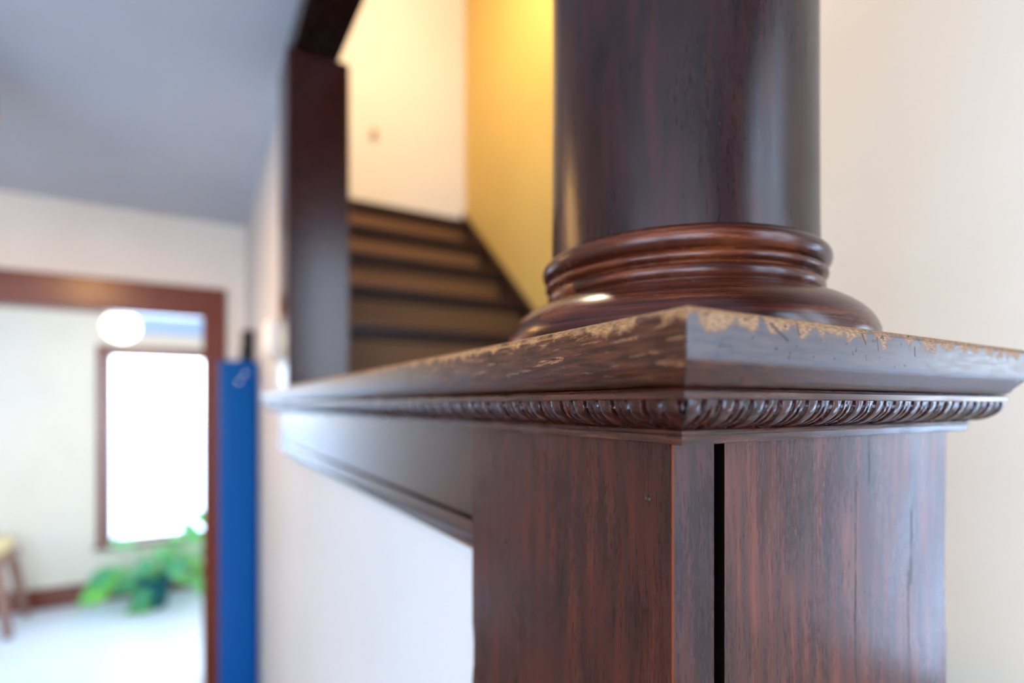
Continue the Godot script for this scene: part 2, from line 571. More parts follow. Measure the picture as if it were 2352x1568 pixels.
# ------------------------------------------------------------------ pedestal under the column
func build_pedestal() -> void:
	var t := thing("pedestal", v(0.358, 0.308, -EYE), "dark mahogany box pedestal that carries the round column, with an open gap between its boards", "pedestal")
	# side board: its edge shows to the front; a nick in its far edge
	var st := mb()
	var rows := [[-EYE, 0.0], [-0.30, 0.0], [-0.236, 0.0], [-0.222, 0.0022], [-0.205, 0.0028], [-0.19, 0.0008], [-0.185, 0.0], [-0.0189, 0.0]]
	for k in rows.size() - 1:
		var y0: float = rows[k][0]
		var y1: float = rows[k + 1][0]
		var e0: float = 0.4214 - rows[k][1]
		var e1: float = 0.4214 - rows[k + 1][1]
		var b := 0.0008
		quad(st, v(0.2073, 0.194 + b, y0), v(0.2073, e0, y0), v(0.2073, e1, y1), v(0.2073, 0.194 + b, y1), Vector3.LEFT,
			Vector2(0, -y0 / 0.34), Vector2(0.91, -y0 / 0.34), Vector2(0.91, -y1 / 0.34), Vector2(0, -y1 / 0.34))
		quad(st, v(0.2073 + b, 0.194, y0), v(0.2378, 0.194, y0), v(0.2378, 0.194, y1), v(0.2073 + b, 0.194, y1), Vector3.BACK,
			Vector2(0.3, -y0 / 0.34), Vector2(0.41, -y0 / 0.34), Vector2(0.41, -y1 / 0.34), Vector2(0.3, -y1 / 0.34))
		quad(st, v(0.2378, 0.194, y0), v(0.2378, e0, y0), v(0.2378, e1, y1), v(0.2378, 0.194, y1), Vector3.RIGHT,
			Vector2(0, -y0 / 0.34), Vector2(0.91, -y0 / 0.34), Vector2(0.91, -y1 / 0.34), Vector2(0, -y1 / 0.34))
		quad(st, v(0.2073, e0, y0), v(0.2378, e0, y0), v(0.2378, e1, y1), v(0.2073, e1, y1), Vector3.FORWARD)
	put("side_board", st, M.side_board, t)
	st = mb()
	quad(st, v(0.2073, 0.1948, -EYE), v(0.2081, 0.194, -EYE), v(0.2081, 0.194, -0.0189), v(0.2073, 0.1948, -0.0189), Vector3(-1, 0, 1))
	var w := put("worn_arris", st, M.bare, t)
	tag(w, "thin line of bare orange wood along the board's corner")
	# front board
	st = mb()
	rows = [[-EYE, -0.001], [-0.30, 0.0], [-0.178, 0.0], [-0.172, -0.0022], [-0.12, -0.003], [-0.06, -0.0015], [-0.0189, 0.0]]
	for k in rows.size() - 1:
		var y0: float = rows[k][0]
		var y1: float = rows[k + 1][0]
		var e0: float = 0.509 + rows[k][1]
		var e1: float = 0.509 + rows[k + 1][1]
		quad(st, v(0.2462, 0.194, y0), v(e0 - 0.002, 0.194, y0), v(e1 - 0.002, 0.194, y1), v(0.2462, 0.194, y1), Vector3.BACK,
			Vector2(0.0, -y0 / 0.34), Vector2(0.773, -y0 / 0.34), Vector2(0.773, -y1 / 0.34), Vector2(0.0, -y1 / 0.34))
		quad(st, v(e0 - 0.002, 0.194, y0), v(e0, 0.196, y0), v(e1, 0.196, y1), v(e1 - 0.002, 0.194, y1), Vector3(1, 0, 1))
		quad(st, v(e0, 0.196, y0), v(e0, 0.224, y0), v(e1, 0.224, y1), v(e1, 0.196, y1), Vector3.RIGHT)
		quad(st, v(0.2462, 0.224, y0), v(e0, 0.224, y0), v(e1, 0.224, y1), v(0.2462, 0.224, y1), Vector3.FORWARD)
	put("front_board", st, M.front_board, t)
	st = mb()
	bx(st, 0.479, 0.506, 0.224, 0.4214, -EYE, -0.0189)
	put("side_board", st, M.wood_up, t)
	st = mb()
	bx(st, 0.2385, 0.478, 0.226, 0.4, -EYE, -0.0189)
	quad(st, v(0.2462, 0.1943, -EYE), v(0.2462, 0.226, -EYE), v(0.2462, 0.226, -0.0189), v(0.2462, 0.1943, -0.0189), Vector3.LEFT)  # front board's inner face, coloured as dark as the shaded gap
	put("gap_shade_core", st, M.gap_shade, t)
	# wooden pegs that plug the nail holes of the side board
	for p in [[0.2115, -0.0494, 0.0024], [0.364, -0.105, 0.0021]]:
		st = mb(0)
		var c := v(0.2070, p[0], p[1])
		for i in 16:
			var a := TAU * i / 16
			var d := TAU * (i + 1) / 16
			var pa: Vector3 = Vector3(0, sin(a), cos(a)) * p[2]
			var pb: Vector3 = Vector3(0, sin(d), cos(d)) * p[2]
			tri(st, c + Vector3(-0.0004, 0, 0), c + pa * 0.7 + Vector3(-0.0002, 0, 0), c + pb * 0.7 + Vector3(-0.0002, 0, 0), Vector3.LEFT)
			quad(st, c + pa * 0.7 + Vector3(-0.0002, 0, 0), c + pb * 0.7 + Vector3(-0.0002, 0, 0), c + pb + Vector3(0.0008, 0, 0), c + pa + Vector3(0.0008, 0, 0), Vector3.LEFT)
		put("peg", st, M.peg, t)

# ------------------------------------------------------------------ the moulded ledge: slab, fillet, egg-and-dart, lower fillet
const R0 := 0.1723
const R1 := 0.532
const L0 := 0.154
const L1 := 1.77

func side_point(side: int, along: float, inset: float, y: float) -> Vector3:
	if side == 0:
		return v(R0 + inset, minf(maxf(along, L0 + inset), L1), y)
	if side == 1:
		return v(minf(maxf(along, R0 + inset), R1 - inset), L0 + inset, y)
	return v(R1 - inset, minf(maxf(along, L0 + inset), L1), y)

func run_profile(st: SurfaceTool, side: int, prof: Array, step: float, wobble := 0.0) -> void:
	var a0 := L0 if side != 1 else R0
	var a1 := L1 if side != 1 else R1
	var n := int((a1 - a0) / step)
	var nz := noise(9 + side, 30.0, 2)
	var out: Vector3 = [Vector3.LEFT, Vector3.BACK, Vector3.RIGHT][side]
	var len := [0.0]
	for j in prof.size() - 1:
		len.append(len[j] + prof[j].distance_to(prof[j + 1]))
	for i in n:
		var s0 := lerpf(a0, a1, float(i) / n)
		var s1 := lerpf(a0, a1, float(i + 1) / n)
		for j in prof.size() - 1:
			var p: Vector2 = prof[j]
			var q: Vector2 = prof[j + 1]
			var w0 := wobble * nz.get_noise_2d(s0, 0.0) * (1.0 if j < 3 else 0.3)
			var w1 := wobble * nz.get_noise_2d(s1, 0.0) * (1.0 if j < 3 else 0.3)
			var e := q - p
			var hint := out * maxf(-e.y, 0.0) + Vector3.UP * (-e.x) + out * 1e-5
			if e.y > 0: hint = Vector3.UP * (-e.x)
			var v0: float = len[j] / len[-1]
			var v1: float = len[j + 1] / len[-1]
			quad(st, side_point(side, s0, p.x + w0, p.y), side_point(side, s1, p.x + w1, p.y), side_point(side, s1, q.x + w1, q.y), side_point(side, s0, q.x + w0, q.y), hint,
				Vector2(s0 / 0.4, v0), Vector2(s1 / 0.4, v0), Vector2(s1 / 0.4, v1), Vector2(s0 / 0.4, v1))

func carve(t: float, s: float) -> float:
	var a := absf(fposmod(t + 0.5, 1.0) - 0.5)
	var deep := -0.0038
	var e := 0.215 * sqrt(maxf(0.0, 1.0 - pow(s * 0.95, 3.2)))
	var g := e + 0.085                                   # outer side of the groove round the egg
	var d := deep
	if a < e:
		d = lerpf(deep, -0.0008 + 0.0010 * sqrt(maxf(0.0, 1.0 - (a / e) * (a / e))), smoothstep(e, e - 0.03, a))
	elif a > g:
		d = lerpf(deep, -0.0005, smoothstep(g, g + 0.03, a))
		d -= 0.0016 * smoothstep(0.045, 0.02, absf(a - 0.5)) * smoothstep(0.1, 0.4, s)
	return d * smoothstep(0.0, 0.04, s) * smoothstep(1.0, 0.94, s)

func egg_run(st: SurfaceTool, side: int) -> void:
	var pitch := 0.0222
	var first := 0.0162 if side == 1 else 0.0188
	var a0 := (L0 if side != 1 else R0)
	var a1 := (L1 if side != 1 else R1)
	var fine := 40 if side != 2 else 12
	var n := int((a1 - a0) / pitch * fine)
	var m := 14
	var out: Vector3 = [Vector3.LEFT, Vector3.BACK, Vector3.RIGHT][side]
	var nz := noise(60 + side, 60.0, 2)
	var grid := []
	for i in n + 1:
		var along := lerpf(a0, a1, float(i) / n)
		var row := PackedVector3Array()
		for j in m + 1:
			var s := float(j) / m
			var a := s * PI / 2.0
			var inset := 0.0095 + 0.017 * (1.0 - cos(a))
			var y := 0.0028 - 0.0140 * sin(a)
			var nrm := Vector2(-cos(a) * 0.014, -sin(a) * 0.017).normalized()
			var d := carve((along - a0 - first) / pitch, s) * (1.0 + 0.5 * nz.get_noise_2d(along * 3.0, s)) + 0.0001 * nz.get_noise_2d(along * 9.0, s * 0.3)
			row.append(side_point(side, along, inset + nrm.x * d, y + nrm.y * d))
		grid.append(row)
	for i in n:
		for j in m:
			var hint := out * cos((j + 0.5) / m * PI / 2.0) + Vector3.DOWN * sin((j + 0.5) / m * PI / 2.0)
			var p: PackedVector3Array = grid[i]
			var q: PackedVector3Array = grid[i + 1]
			quad(st, p[j], q[j], q[j + 1], p[j + 1], hint)

func build_ledge() -> void:
	var t := thing("ledge", v(0.352, 0.6, -0.0189), "long worn dark wood ledge with a carved egg-and-dart edge, capping pedestal and knee wall", "ledge")
	# slab: its two moulded faces wear differently
	var slab := [Vector2(0.0045, 0.0413), Vector2(0.0022, 0.0408), Vector2(0.0008, 0.0396), Vector2(0.0002, 0.037), Vector2(0.0, 0.033), Vector2(-0.0006, 0.027), Vector2(-0.0004, 0.022), Vector2(0.0012, 0.0175), Vector2(0.0035, 0.0135), Vector2(0.0065, 0.0105), Vector2(0.0105, 0.0085), Vector2(0.014, 0.0083)]
	var square := [Vector2(0.0045, 0.0413), Vector2(0.0018, 0.0411), Vector2(0.0006, 0.0402), Vector2(0.0, 0.038), Vector2(0.0, 0.030), Vector2(0.0, 0.022), Vector2(0.0002, 0.0190), Vector2(0.0012, 0.0174), Vector2(0.0058, 0.0120), Vector2(0.0072, 0.0096), Vector2(0.009, 0.0084), Vector2(0.014, 0.0083)]
	var st := mb(0)
	run_profile(st, 0, slab, 0.008, 0.0006)
	put("slab_side_edge", st, M.edge_side, t)
	st = mb(0)
	run_profile(st, 1, square, 0.006, 0.0004)
	put("slab_front_edge", st, M.edge_front, t)
	st = mb(0)
	run_profile(st, 2, square, 0.02, 0.0004)
	put("slab_side_edge", st, M.edge_side, t)
	st = mb()
	quad(st, v(R0 + 0.0045, L0 + 0.0045, 0.0413), v(R1 - 0.0045, L0 + 0.0045, 0.0413), v(R1 - 0.0045, L1, 0.0413), v(R0 + 0.0045, L1, 0.0413), Vector3.UP)
	quad(st, v(R0 + 0.014, L0 + 0.014, 0.0083), v(R1 - 0.014, L0 + 0.014, 0.0083), v(R1 - 0.014, L1, 0.0083), v(R0 + 0.014, L1, 0.0083), Vector3.DOWN)
	quad(st, v(R0 + 0.0045, L1, 0.0413), v(R1 - 0.0045, L1, 0.0413), v(R1 - 0.014, L1, 0.0083), v(R0 + 0.014, L1, 0.0083), Vector3.FORWARD)
	put("slab", st, M.wood_along, t)
	var top := [Vector2(0.016, 0.0083), Vector2(0.0095, 0.0078), Vector2(0.0085, 0.0066), Vector2(0.0078, 0.0062), Vector2(0.0078, 0.0032), Vector2(0.0088, 0.0026), Vector2(0.0105, 0.0026)]
	var low := [Vector2(0.0285, -0.0106), Vector2(0.0266, -0.0111), Vector2(0.0254, -0.0120), Vector2(0.0250, -0.0134), Vector2(0.0256, -0.0142), Vector2(0.0262, -0.0146), Vector2(0.0268, -0.0184), Vector2(0.0272, -0.0189), Vector2(0.042, -0.0189)]
	for side in 3:
		st = mb(-1)
		run_profile(st, side, top, 0.02, 0.0003)
		put("upper_fillet", st, M.wood_across if side == 1 else M.wood_along, t)
		st = mb(0)
		egg_run(st, side)
		put("egg_and_dart_moulding", st, M.carved, t)
		st = mb(-1)
		run_profile(st, side, low, 0.02, 0.0003)
		put("lower_fillet", st, M.wood_across if side == 1 else M.wood_along, t)

# ------------------------------------------------------------------ round column
const CR := 0.3531
const CL := 0.3256

func build_column() -> void:
	var t := thing("round_column", v(CR, CL, 0.0413), "thick round mahogany column with turned rings at its foot, standing on the worn ledge", "column")
	var st := mb(0)
	var prof := PackedVector2Array()
	for i in 45:
		prof.append(Vector2(0.1052 + 0.0008 * exp(-i * 0.6), lerpf(0.1195, 0.86, i / 44.0)))
	lathe(st, CR, CL, prof, 128, 2.0, 1.0 / 0.34)
	put("shaft", st, M.shaft, t)
	st = mb(0)
	# from the top ring down to the cushion
	prof = PackedVector2Array([Vector2(0.100, 0.1195), Vector2(0.1062, 0.1192)])
	prof.append_array(arc(0.1062, 0.1105, 0.0076, 0.0078, 80, -80, 14))
	prof.append_array([Vector2(0.1068, 0.1018)])
	put_lathe_down(st, prof)
	put("upper_ring", st, M.wood_turned, t)
	st = mb(0)
	prof = PackedVector2Array([Vector2(0.1068, 0.1022), Vector2(0.1092, 0.1012)])
	prof.append_array(arc(0.1090, 0.0986, 0.0024, 0.0026, 80, -80, 8))
	prof.append_array([Vector2(0.1070, 0.0955), Vector2(0.1056, 0.0950)])
	put_lathe_down(st, prof)
	put("fillet_ring", st, M.wood_turned, t)
	st = mb(0)
	prof = PackedVector2Array([Vector2(0.1056, 0.0952)])
	prof.append_array(arc(0.1040, 0.0893, 0.0055, 0.0054, 75, -70, 12))
	prof.append_array([Vector2(0.1062, 0.0836), Vector2(0.1090, 0.0832), Vector2(0.1094, 0.0818)])
	put_lathe_down(st, prof)
	put("lower_ring", st, M.wood_turned, t)
	st = mb(0)
	prof = PackedVector2Array([Vector2(0.1094, 0.0820)])
	prof.append_array([Vector2(0.1120, 0.0815), Vector2(0.1170, 0.0800), Vector2(0.1225, 0.0775), Vector2(0.1280, 0.0742), Vector2(0.1335, 0.0700), Vector2(0.1382, 0.0650), Vector2(0.1415, 0.0595), Vector2(0.1434, 0.0540), Vector2(0.1440, 0.0490), Vector2(0.1430, 0.0445), Vector2(0.1412, 0.0413)])
	put_lathe_down(st, prof)
	put("cushion_base", st, M.wood_turned, t)
	# square block at the head, under the beam
	st = mb(0)
	prof = PackedVector2Array([Vector2(0.1052, 0.855), Vector2(0.112, 0.86), Vector2(0.118, 0.872), Vector2(0.118, 0.88), Vector2(0.125, 0.89), Vector2(0.125, 0.901)])
	lathe(st, CR, CL, prof, 64)
	bx(st, CR - 0.14, CR + 0.14, CL - 0.14, CL + 0.14, 0.90, 0.931)
	put("capital", st, M.wood_up, t)

func put_lathe_down(st: SurfaceTool, prof: PackedVector2Array) -> void:
	prof.reverse()
	lathe(st, CR, CL, prof, 128, 2.0, 1.0 / 0.2, true)

# ------------------------------------------------------------------ square post and beam
func build_post_and_beam() -> void:
	var t := thing("square_post", v(0.287, 1.583, 0.0413), "square dark mahogany post at the far end of the ledge, left of the staircase", "post")
	var st := mb()
	bx(st, 0.2073, 0.366, 1.50, 1.666, 0.0413, 0.931, 0.004)
	put("shaft", st, M.dark_up, t)
	st = mb()
	bx(st, 0.25, 0.355, 1.666, 1.77, 0.0413, 0.931, 0.003)
	put("wall_strip", st, M.dark_up, t)
	t = thing("beam", v(0.28, 0.9, 0.931), "dark wooden beam running overhead from the square post towards the round column", "beam")
	st = mb()
	bx(st, 0.222, 0.338, 0.12, 1.666, 0.931, CEIL, 0.002)
	put("beam_board", st, M.dark_along, t)

# ------------------------------------------------------------------ staircase
const STEP_D := 0.2
const STEP_H := 0.178
const TOP_L := 2.62
const TOP_Y := 0.99

func build_stairs() -> void:
	var t := thing("staircase", v(0.87, -0.2, -EYE), "dark wooden staircase climbing beside the yellow wall towards the landing", "staircase")
	for k in 14:
		var l := TOP_L - STEP_D * k
		var y := TOP_Y - STEP_H * k
		var left := 0.37 if l > 1.78 else 0.545
		var back := LAND - 0.004 if k == 0 else l + STEP_D + 0.02
		var st := mb()
		bx(st, left, WR - 0.02, l, back, y - 0.026, y, 0.005)
		put("tread", st, M.tread, t)
		st = mb()
		var low := maxf(y - STEP_H, -EYE)
		bx(st, left, WR - 0.02, l + 0.034, l + 0.04, low, y - 0.026)
		put("riser", st, M.riser, t)
		st = mb()
		bx(st, left, WR - 0.02, l + 0.016, l + 0.034, y - 0.054, y - 0.026, 0.006)
		put("nosing_shade", st, M.tread, t)  # dark strip added for the shade band below each nosing
	# skirting board along the wall, following the slope
	var s := mb()
	var p := func(l: float) -> float: return TOP_Y - (TOP_L - l) * STEP_H / STEP_D
	var a := [v(WR - 0.02, -0.2, p.call(-0.2) + 0.01), v(WR - 0.02, LAND - 0.004, p.call(LAND) + 0.01), v(WR - 0.02, LAND - 0.004, p.call(LAND) - 0.26), v(WR - 0.02, -0.2, -EYE)]
	var d := Vector3(0.016, 0, 0)
	quad(s, a[0], a[1], a[2], a[3], Vector3.LEFT)
	quad(s, a[0] + d, a[1] + d, a[2] + d, a[3] + d, Vector3.RIGHT)
	quad(s, a[0], a[1], a[1] + d, a[0] + d, Vector3.UP)
	quad(s, a[3], a[2], a[2] + d, a[3] + d, Vector3.DOWN)
	quad(s, a[0], a[3], a[3] + d, a[0] + d, Vector3.BACK)
	quad(s, a[1], a[2], a[2] + d, a[1] + d, Vector3.FORWARD)
	put("skirting", s, M.tread, t)

# ------------------------------------------------------------------ doorway and windows
func build_door_and_windows() -> void:
	var o := Node3D.new()
	o.name = "door_1"
	add_child(o)
	o.position = v(-0.85, FAR, -EYE)
	tag(o, "", "", "", "structure")
	var st := mb()
	bx(st, -1.85, 0.15, FAR - 0.022, FAR, 0.487, 0.636, 0.004)
	put("header_casing", st, M.casing, o)
	st = mb()
	bx(st, 0.053, 0.15, FAR - 0.022, FAR, -EYE, 0.487, 0.004)
	put("jamb_casing", st, M.casing, o)
	st = mb()
	bx(st, -1.85, -1.75, FAR - 0.022, FAR, -EYE, 0.487, 0.004)
	put("jamb_casing", st, M.casing, o)
	st = mb()
	bx(st, 0.041, 0.053, FAR, FAR + 0.12, -EYE, 0.487)
	bx(st, -1.75, -1.738, FAR, FAR + 0.12, -EYE, 0.487)
	bx(st, -1.738, 0.041, FAR, FAR + 0.12, 0.475, 0.487)
	put("lining", st, M.casing, o)
	window("window_1", "r", FARROOM, FARROOM + 0.15, WIN_FAR, M.casing, -1)
	window("window_2", "r", FARROOM, FARROOM + 0.15, WIN_FARTOP, M.casing, -1, true)
	window("window_3", "r", BACK - 0.15, BACK, WIN_BACK, M.casing, 1)
	window("window_4", "l", WR, WR + 0.15, WIN_RIGHT, M.casing, -1)
	window("window_5", "l", LEFT - 0.15, LEFT, FILL_WIN_LEFT, M.casing, 1)
	window("window_8", "l", WR, WR + 0.15, WIN_RIGHT2, M.casing, -1)
	window("window_7", "l", LEFT - 0.15, LEFT, FILL_WIN_FARLEFT, M.casing, 1)
	window("window_6", "r", BACK - 0.15, BACK, WIN_BACK2, M.casing, 1)

func wbox(st: SurfaceTool, axis: String, a0: float, a1: float, t0: float, t1: float, y0: float, y1: float, ch := 0.0) -> void:
	if axis == "r": bx(st, a0, a1, t0, t1, y0, y1, ch)
	else: bx(st, t0, t1, a0, a1, y0, y1, ch)

# facing: which way along the thickness axis the room lies
func window(called: String, axis: String, t0: float, t1: float, w: Array, m: Material, facing: int, bare := false) -> void:
	var o := Node3D.new()
	o.name = called
	add_child(o)
	o.position = v((w[0] + w[1]) / 2.0, t0, w[2]) if axis == "r" else v(t0, (w[0] + w[1]) / 2.0, w[2])
	tag(o, "", "", "", "structure")
	var mid := (t0 + t1) / 2.0
	if not bare:
		var f0 := t0 - 0.02 if facing < 0 else t1
		var f1 := t0 if facing < 0 else t1 + 0.02
		for r in [[w[0] - 0.065, w[0], w[2], w[3]], [w[1], w[1] + 0.065, w[2], w[3]], [w[0] - 0.065, w[1] + 0.065, w[3], w[3] + 0.06]]:
			var st := mb()
			wbox(st, axis, r[0], r[1], f0, f1, r[2], r[3], 0.003)
			put("casing", st, m, o)
		var st := mb()
		wbox(st, axis, w[0] - 0.08, w[1] + 0.08, f0 - (0.03 if facing < 0 else 0.0), f1 + (0.03 if facing > 0 else 0.0), w[2] - 0.03, w[2], 0.004)
		put("sill", st, m, o)
	for r in [[w[0], w[0] + 0.025, w[2], w[3]], [w[1] - 0.025, w[1], w[2], w[3]], [w[0] + 0.025, w[1] - 0.025, w[3] - 0.025, w[3]], [w[0] + 0.025, w[1] - 0.025, w[2], w[2] + 0.03]]:
		var st := mb()
		wbox(st, axis, r[0], r[1], mid - 0.02, mid + 0.02, r[2], r[3], 0.003)
		put("sash", st, M.white_plastic if bare else m, o)
	var g := mb()
	wbox(g, axis, w[0] + 0.025, w[1] - 0.025, mid - 0.002, mid + 0.002, w[2] + 0.03, w[3] - 0.025)
	put("pane", g, M.frosted if bare else M.glass, o)

# ------------------------------------------------------------------ lamps
func glow(c: Color, e: float) -> StandardMaterial3D:
	var m := plain(Color(0.9, 0.88, 0.82), 0.3)
	m.emission_enabled = true
	m.emission = c
	m.emission_energy_multiplier = e
	return m

func omni(called: String, at: Vector3, c: Color, e: float, size: float, parent: Node3D) -> void:
	var l := OmniLight3D.new()
	l.name = called
	l.light_color = c
	l.light_energy = e
	l.light_size = size
	l.omni_range = 12.0
	l.omni_attenuation = 2.0
	l.shadow_enabled = true
	parent.add_child(l)
	l.position = at - world_of(parent)

func build_lamps() -> void:
	# globe pendant in the far room
	var gr := -0.41
	var gl := 4.35
	var gy := 0.515
	var t := thing("globe_lamp", v(gr, gl, CEIL), "glowing round globe lamp seen through the doorway, above the bright window", "lamp")
	var st := mb(0)
	lathe(st, gr, gl, arc(0, gy, 0.10, 0.10, -90, 90, 16), 32)
	put("globe", st, glow(Color(1.0, 0.95, 0.82), 4.0), t)
	st = mb(0)
	lathe(st, gr, gl, PackedVector2Array([Vector2(0.0, CEIL - 0.03), Vector2(0.06, CEIL - 0.028), Vector2(0.06, CEIL)]), 24)
	put("canopy", st, M.chrome, t)
	st = mb()
	rod(st, v(gr, gl, gy + 0.095), v(gr, gl, CEIL - 0.025), 0.008, 0.008)
	put("stem", st, M.chrome, t)
	omni("globe_light", v(gr, gl, gy), Color(1.0, 0.90, 0.74), 0.25, 0.09, t)
	# pendant of the room, just left of the frame: its opaque shade is added to keep the warm bulb off the ceiling
	var cr := -0.61
	var cl := 2.05
	var cy := 0.86
	t = thing("pendant_lamp", v(cr, cl, CEIL), "warm pendant lamp with an added dark shade in the room left of the ledge", "lamp")
	st = mb(0)
	lathe(st, cr, cl, arc(0, cy, 0.085, 0.085, -90, 90, 16), 32)
	put("bulb", st, glow(Color(1.0, 0.76, 0.45), 85.0), t)
	st = mb(0)
	lathe(st, cr, cl, PackedVector2Array([Vector2(0.13, cy - 0.04), Vector2(0.126, cy + 0.03), Vector2(0.10, cy + 0.09), Vector2(0.02, cy + 0.13), Vector2(0.0, cy + 0.13)]), 32)
	put("shade", st, M.dark_plastic, t)
	st = mb()
	rod(st, v(cr, cl, cy + 0.12), v(cr, cl, CEIL), 0.006, 0.006)
	put("cord", st, M.dark_plastic, t)
	omni("pendant_light", v(cr, cl, cy), Color(1.0, 0.80, 0.54), 0.15, 0.085, t)
	# stairwell lamp
	var sr := 0.54
	var sl := 1.60
	var sy := 1.90
	t = thing("stairwell_lamp", v(sr, sl, WELL), "warm globe lamp hanging high in the stairwell", "lamp")
	st = mb(0)
	lathe(st, sr, sl, arc(0, sy, 0.09, 0.09, -90, 90, 16), 32)
	put("globe", st, glow(Color(1.0, 0.78, 0.45), 4.0), t)
	st = mb()
	rod(st, v(sr, sl, sy + 0.085), v(sr, sl, WELL), 0.008, 0.008)
	put("stem", st, M.chrome, t)
	omni("stairwell_light", v(sr, sl, sy), Color(1.0, 0.93, 0.80), 1.65, 0.05, t)

# ------------------------------------------------------------------ small fittings
func build_wall_fittings() -> void:
	var t := thing("thermostat", v(0.25, 2.05, 0.22), "small white rounded thermostat on the wall beside the square post", "thermostat")
	var st := mb()
	bx(st, 0.212, 0.25, 2.00, 2.10, 0.17, 0.30, 0.012)
	put("body", st, M.white_plastic, t)
	st = mb()
	bx(st, 0.206, 0.212, 2.025, 2.075, 0.19, 0.22, 0.001)
	put("cover", st, M.white_plastic, t)
	t = thing("wall_box", v(0.25, 2.9, 0.28), "small dark box on the wall just above the blue panel", "wall box")
	st = mb()
	bx(st, 0.195, 0.25, 2.84, 2.96, 0.19, 0.36, 0.008)
	put("body", st, M.dark_plastic, t)
	st = mb()
	bx(st, 0.189, 0.195, 2.86, 2.94, 0.21, 0.28, 0.003)
	put("lid", st, M.dark_plastic, t)
	t = thing("wall_hook", v(0.76, LAND, 1.3), "small tan hook on the cream wall at the head of the stairs", "hook")
	st = mb(0)
	rod(st, v(0.76, LAND, 1.33), v(0.76, LAND - 0.03, 1.33), 0.012, 0.010)
	put("peg", st, plain(Color(0.80, 0.66, 0.42), 0.5), t)
	st = mb(0)
	rod(st, v(0.76, LAND - 0.03, 1.33), v(0.76, LAND - 0.04, 1.345), 0.014, 0.016)
	put("knob", st, plain(Color(0.80, 0.66, 0.42), 0.5), t)

func build_blue_panel() -> void:
	var t := thing("blue_panel", v(0.166, 2.6, -EYE), "tall narrow blue upright panel standing between the doorway casing and the wall", "panel")
	var st := mb(0)
	# rounded column-like section
	var pts := []
	var hw := 0.078
	var hd := 0.035
	for i in 24:
		var a := TAU * i / 24
		pts.append(Vector2(0.166 + hw * signf(cos(a)) * pow(absf(cos(a)), 0.55), 2.6 + hd * signf(sin(a)) * pow(absf(sin(a)), 0.7)))
	for i in 24:
		var p: Vector2 = pts[i]
		var q: Vector2 = pts[(i + 1) % 24]
		var mid := (p + q) / 2.0 - Vector2(0.166, 2.6)
		quad(st, v(p.x, p.y, -EYE + 0.02), v(q.x, q.y, -EYE + 0.02), v(q.x, q.y, 0.19), v(p.x, p.y, 0.19), Vector3(mid.x, 0, -mid.y))
		tri(st, v(0.166, 2.6, 0.195), v(p.x, p.y, 0.19), v(q.x, q.y, 0.19), Vector3.UP)
	put("cover", st, M.blue, t)
	st = mb()
	bx(st, 0.08, 0.245, 2.54, 2.66, -EYE, -EYE + 0.02, 0.004)
	put("foot", st, M.dark_plastic, t)
	for p in [[0.165, 0.10], [0.188, 0.135]]:
		st = mb(0)
		var c := v(p[0], 2.565, p[1])
		rod(st, c + Vector3(0, 0, -0.004), c + Vector3(0, 0, 0.006), 0.012, 0.008, 16)
		put("eyelet", st, M.chrome, t)

# ------------------------------------------------------------------ plant beyond the doorway
func leaf_mesh(len: float, wid: float, bend: float) -> ArrayMesh:
	var st := mb(0)
	var n := 8
	var rows := []
	for i in n + 1:
		var s := float(i) / n
		var w := wid * pow(sin(PI * clampf(s * 0.93 + 0.05, 0, 1)), 0.8) * (1.15 - 0.5 * s)
		var z := -len * s * cos(bend * s)
		var y := -len * s * sin(bend * s) * 0.8
		rows.append([Vector3(-w, y - 0.15 * w, z), Vector3(-w * 0.5, y + 0.12 * w, z), Vector3(0, y, z), Vector3(w * 0.5, y + 0.12 * w, z), Vector3(w, y - 0.15 * w, z)])
	for i in n:
		for j in 4:
			quad(st, rows[i][j], rows[i][j + 1], rows[i + 1][j + 1], rows[i + 1][j], Vector3.UP)
	st.generate_normals()
	return st.commit()

func leaf_mat(c: Color) -> StandardMaterial3D:
	var m := plain(c, 0.22)
	m.backlight_enabled = true
	m.backlight = c.lightened(0.2)
	m.cull_mode = BaseMaterial3D.CULL_DISABLED
	return m

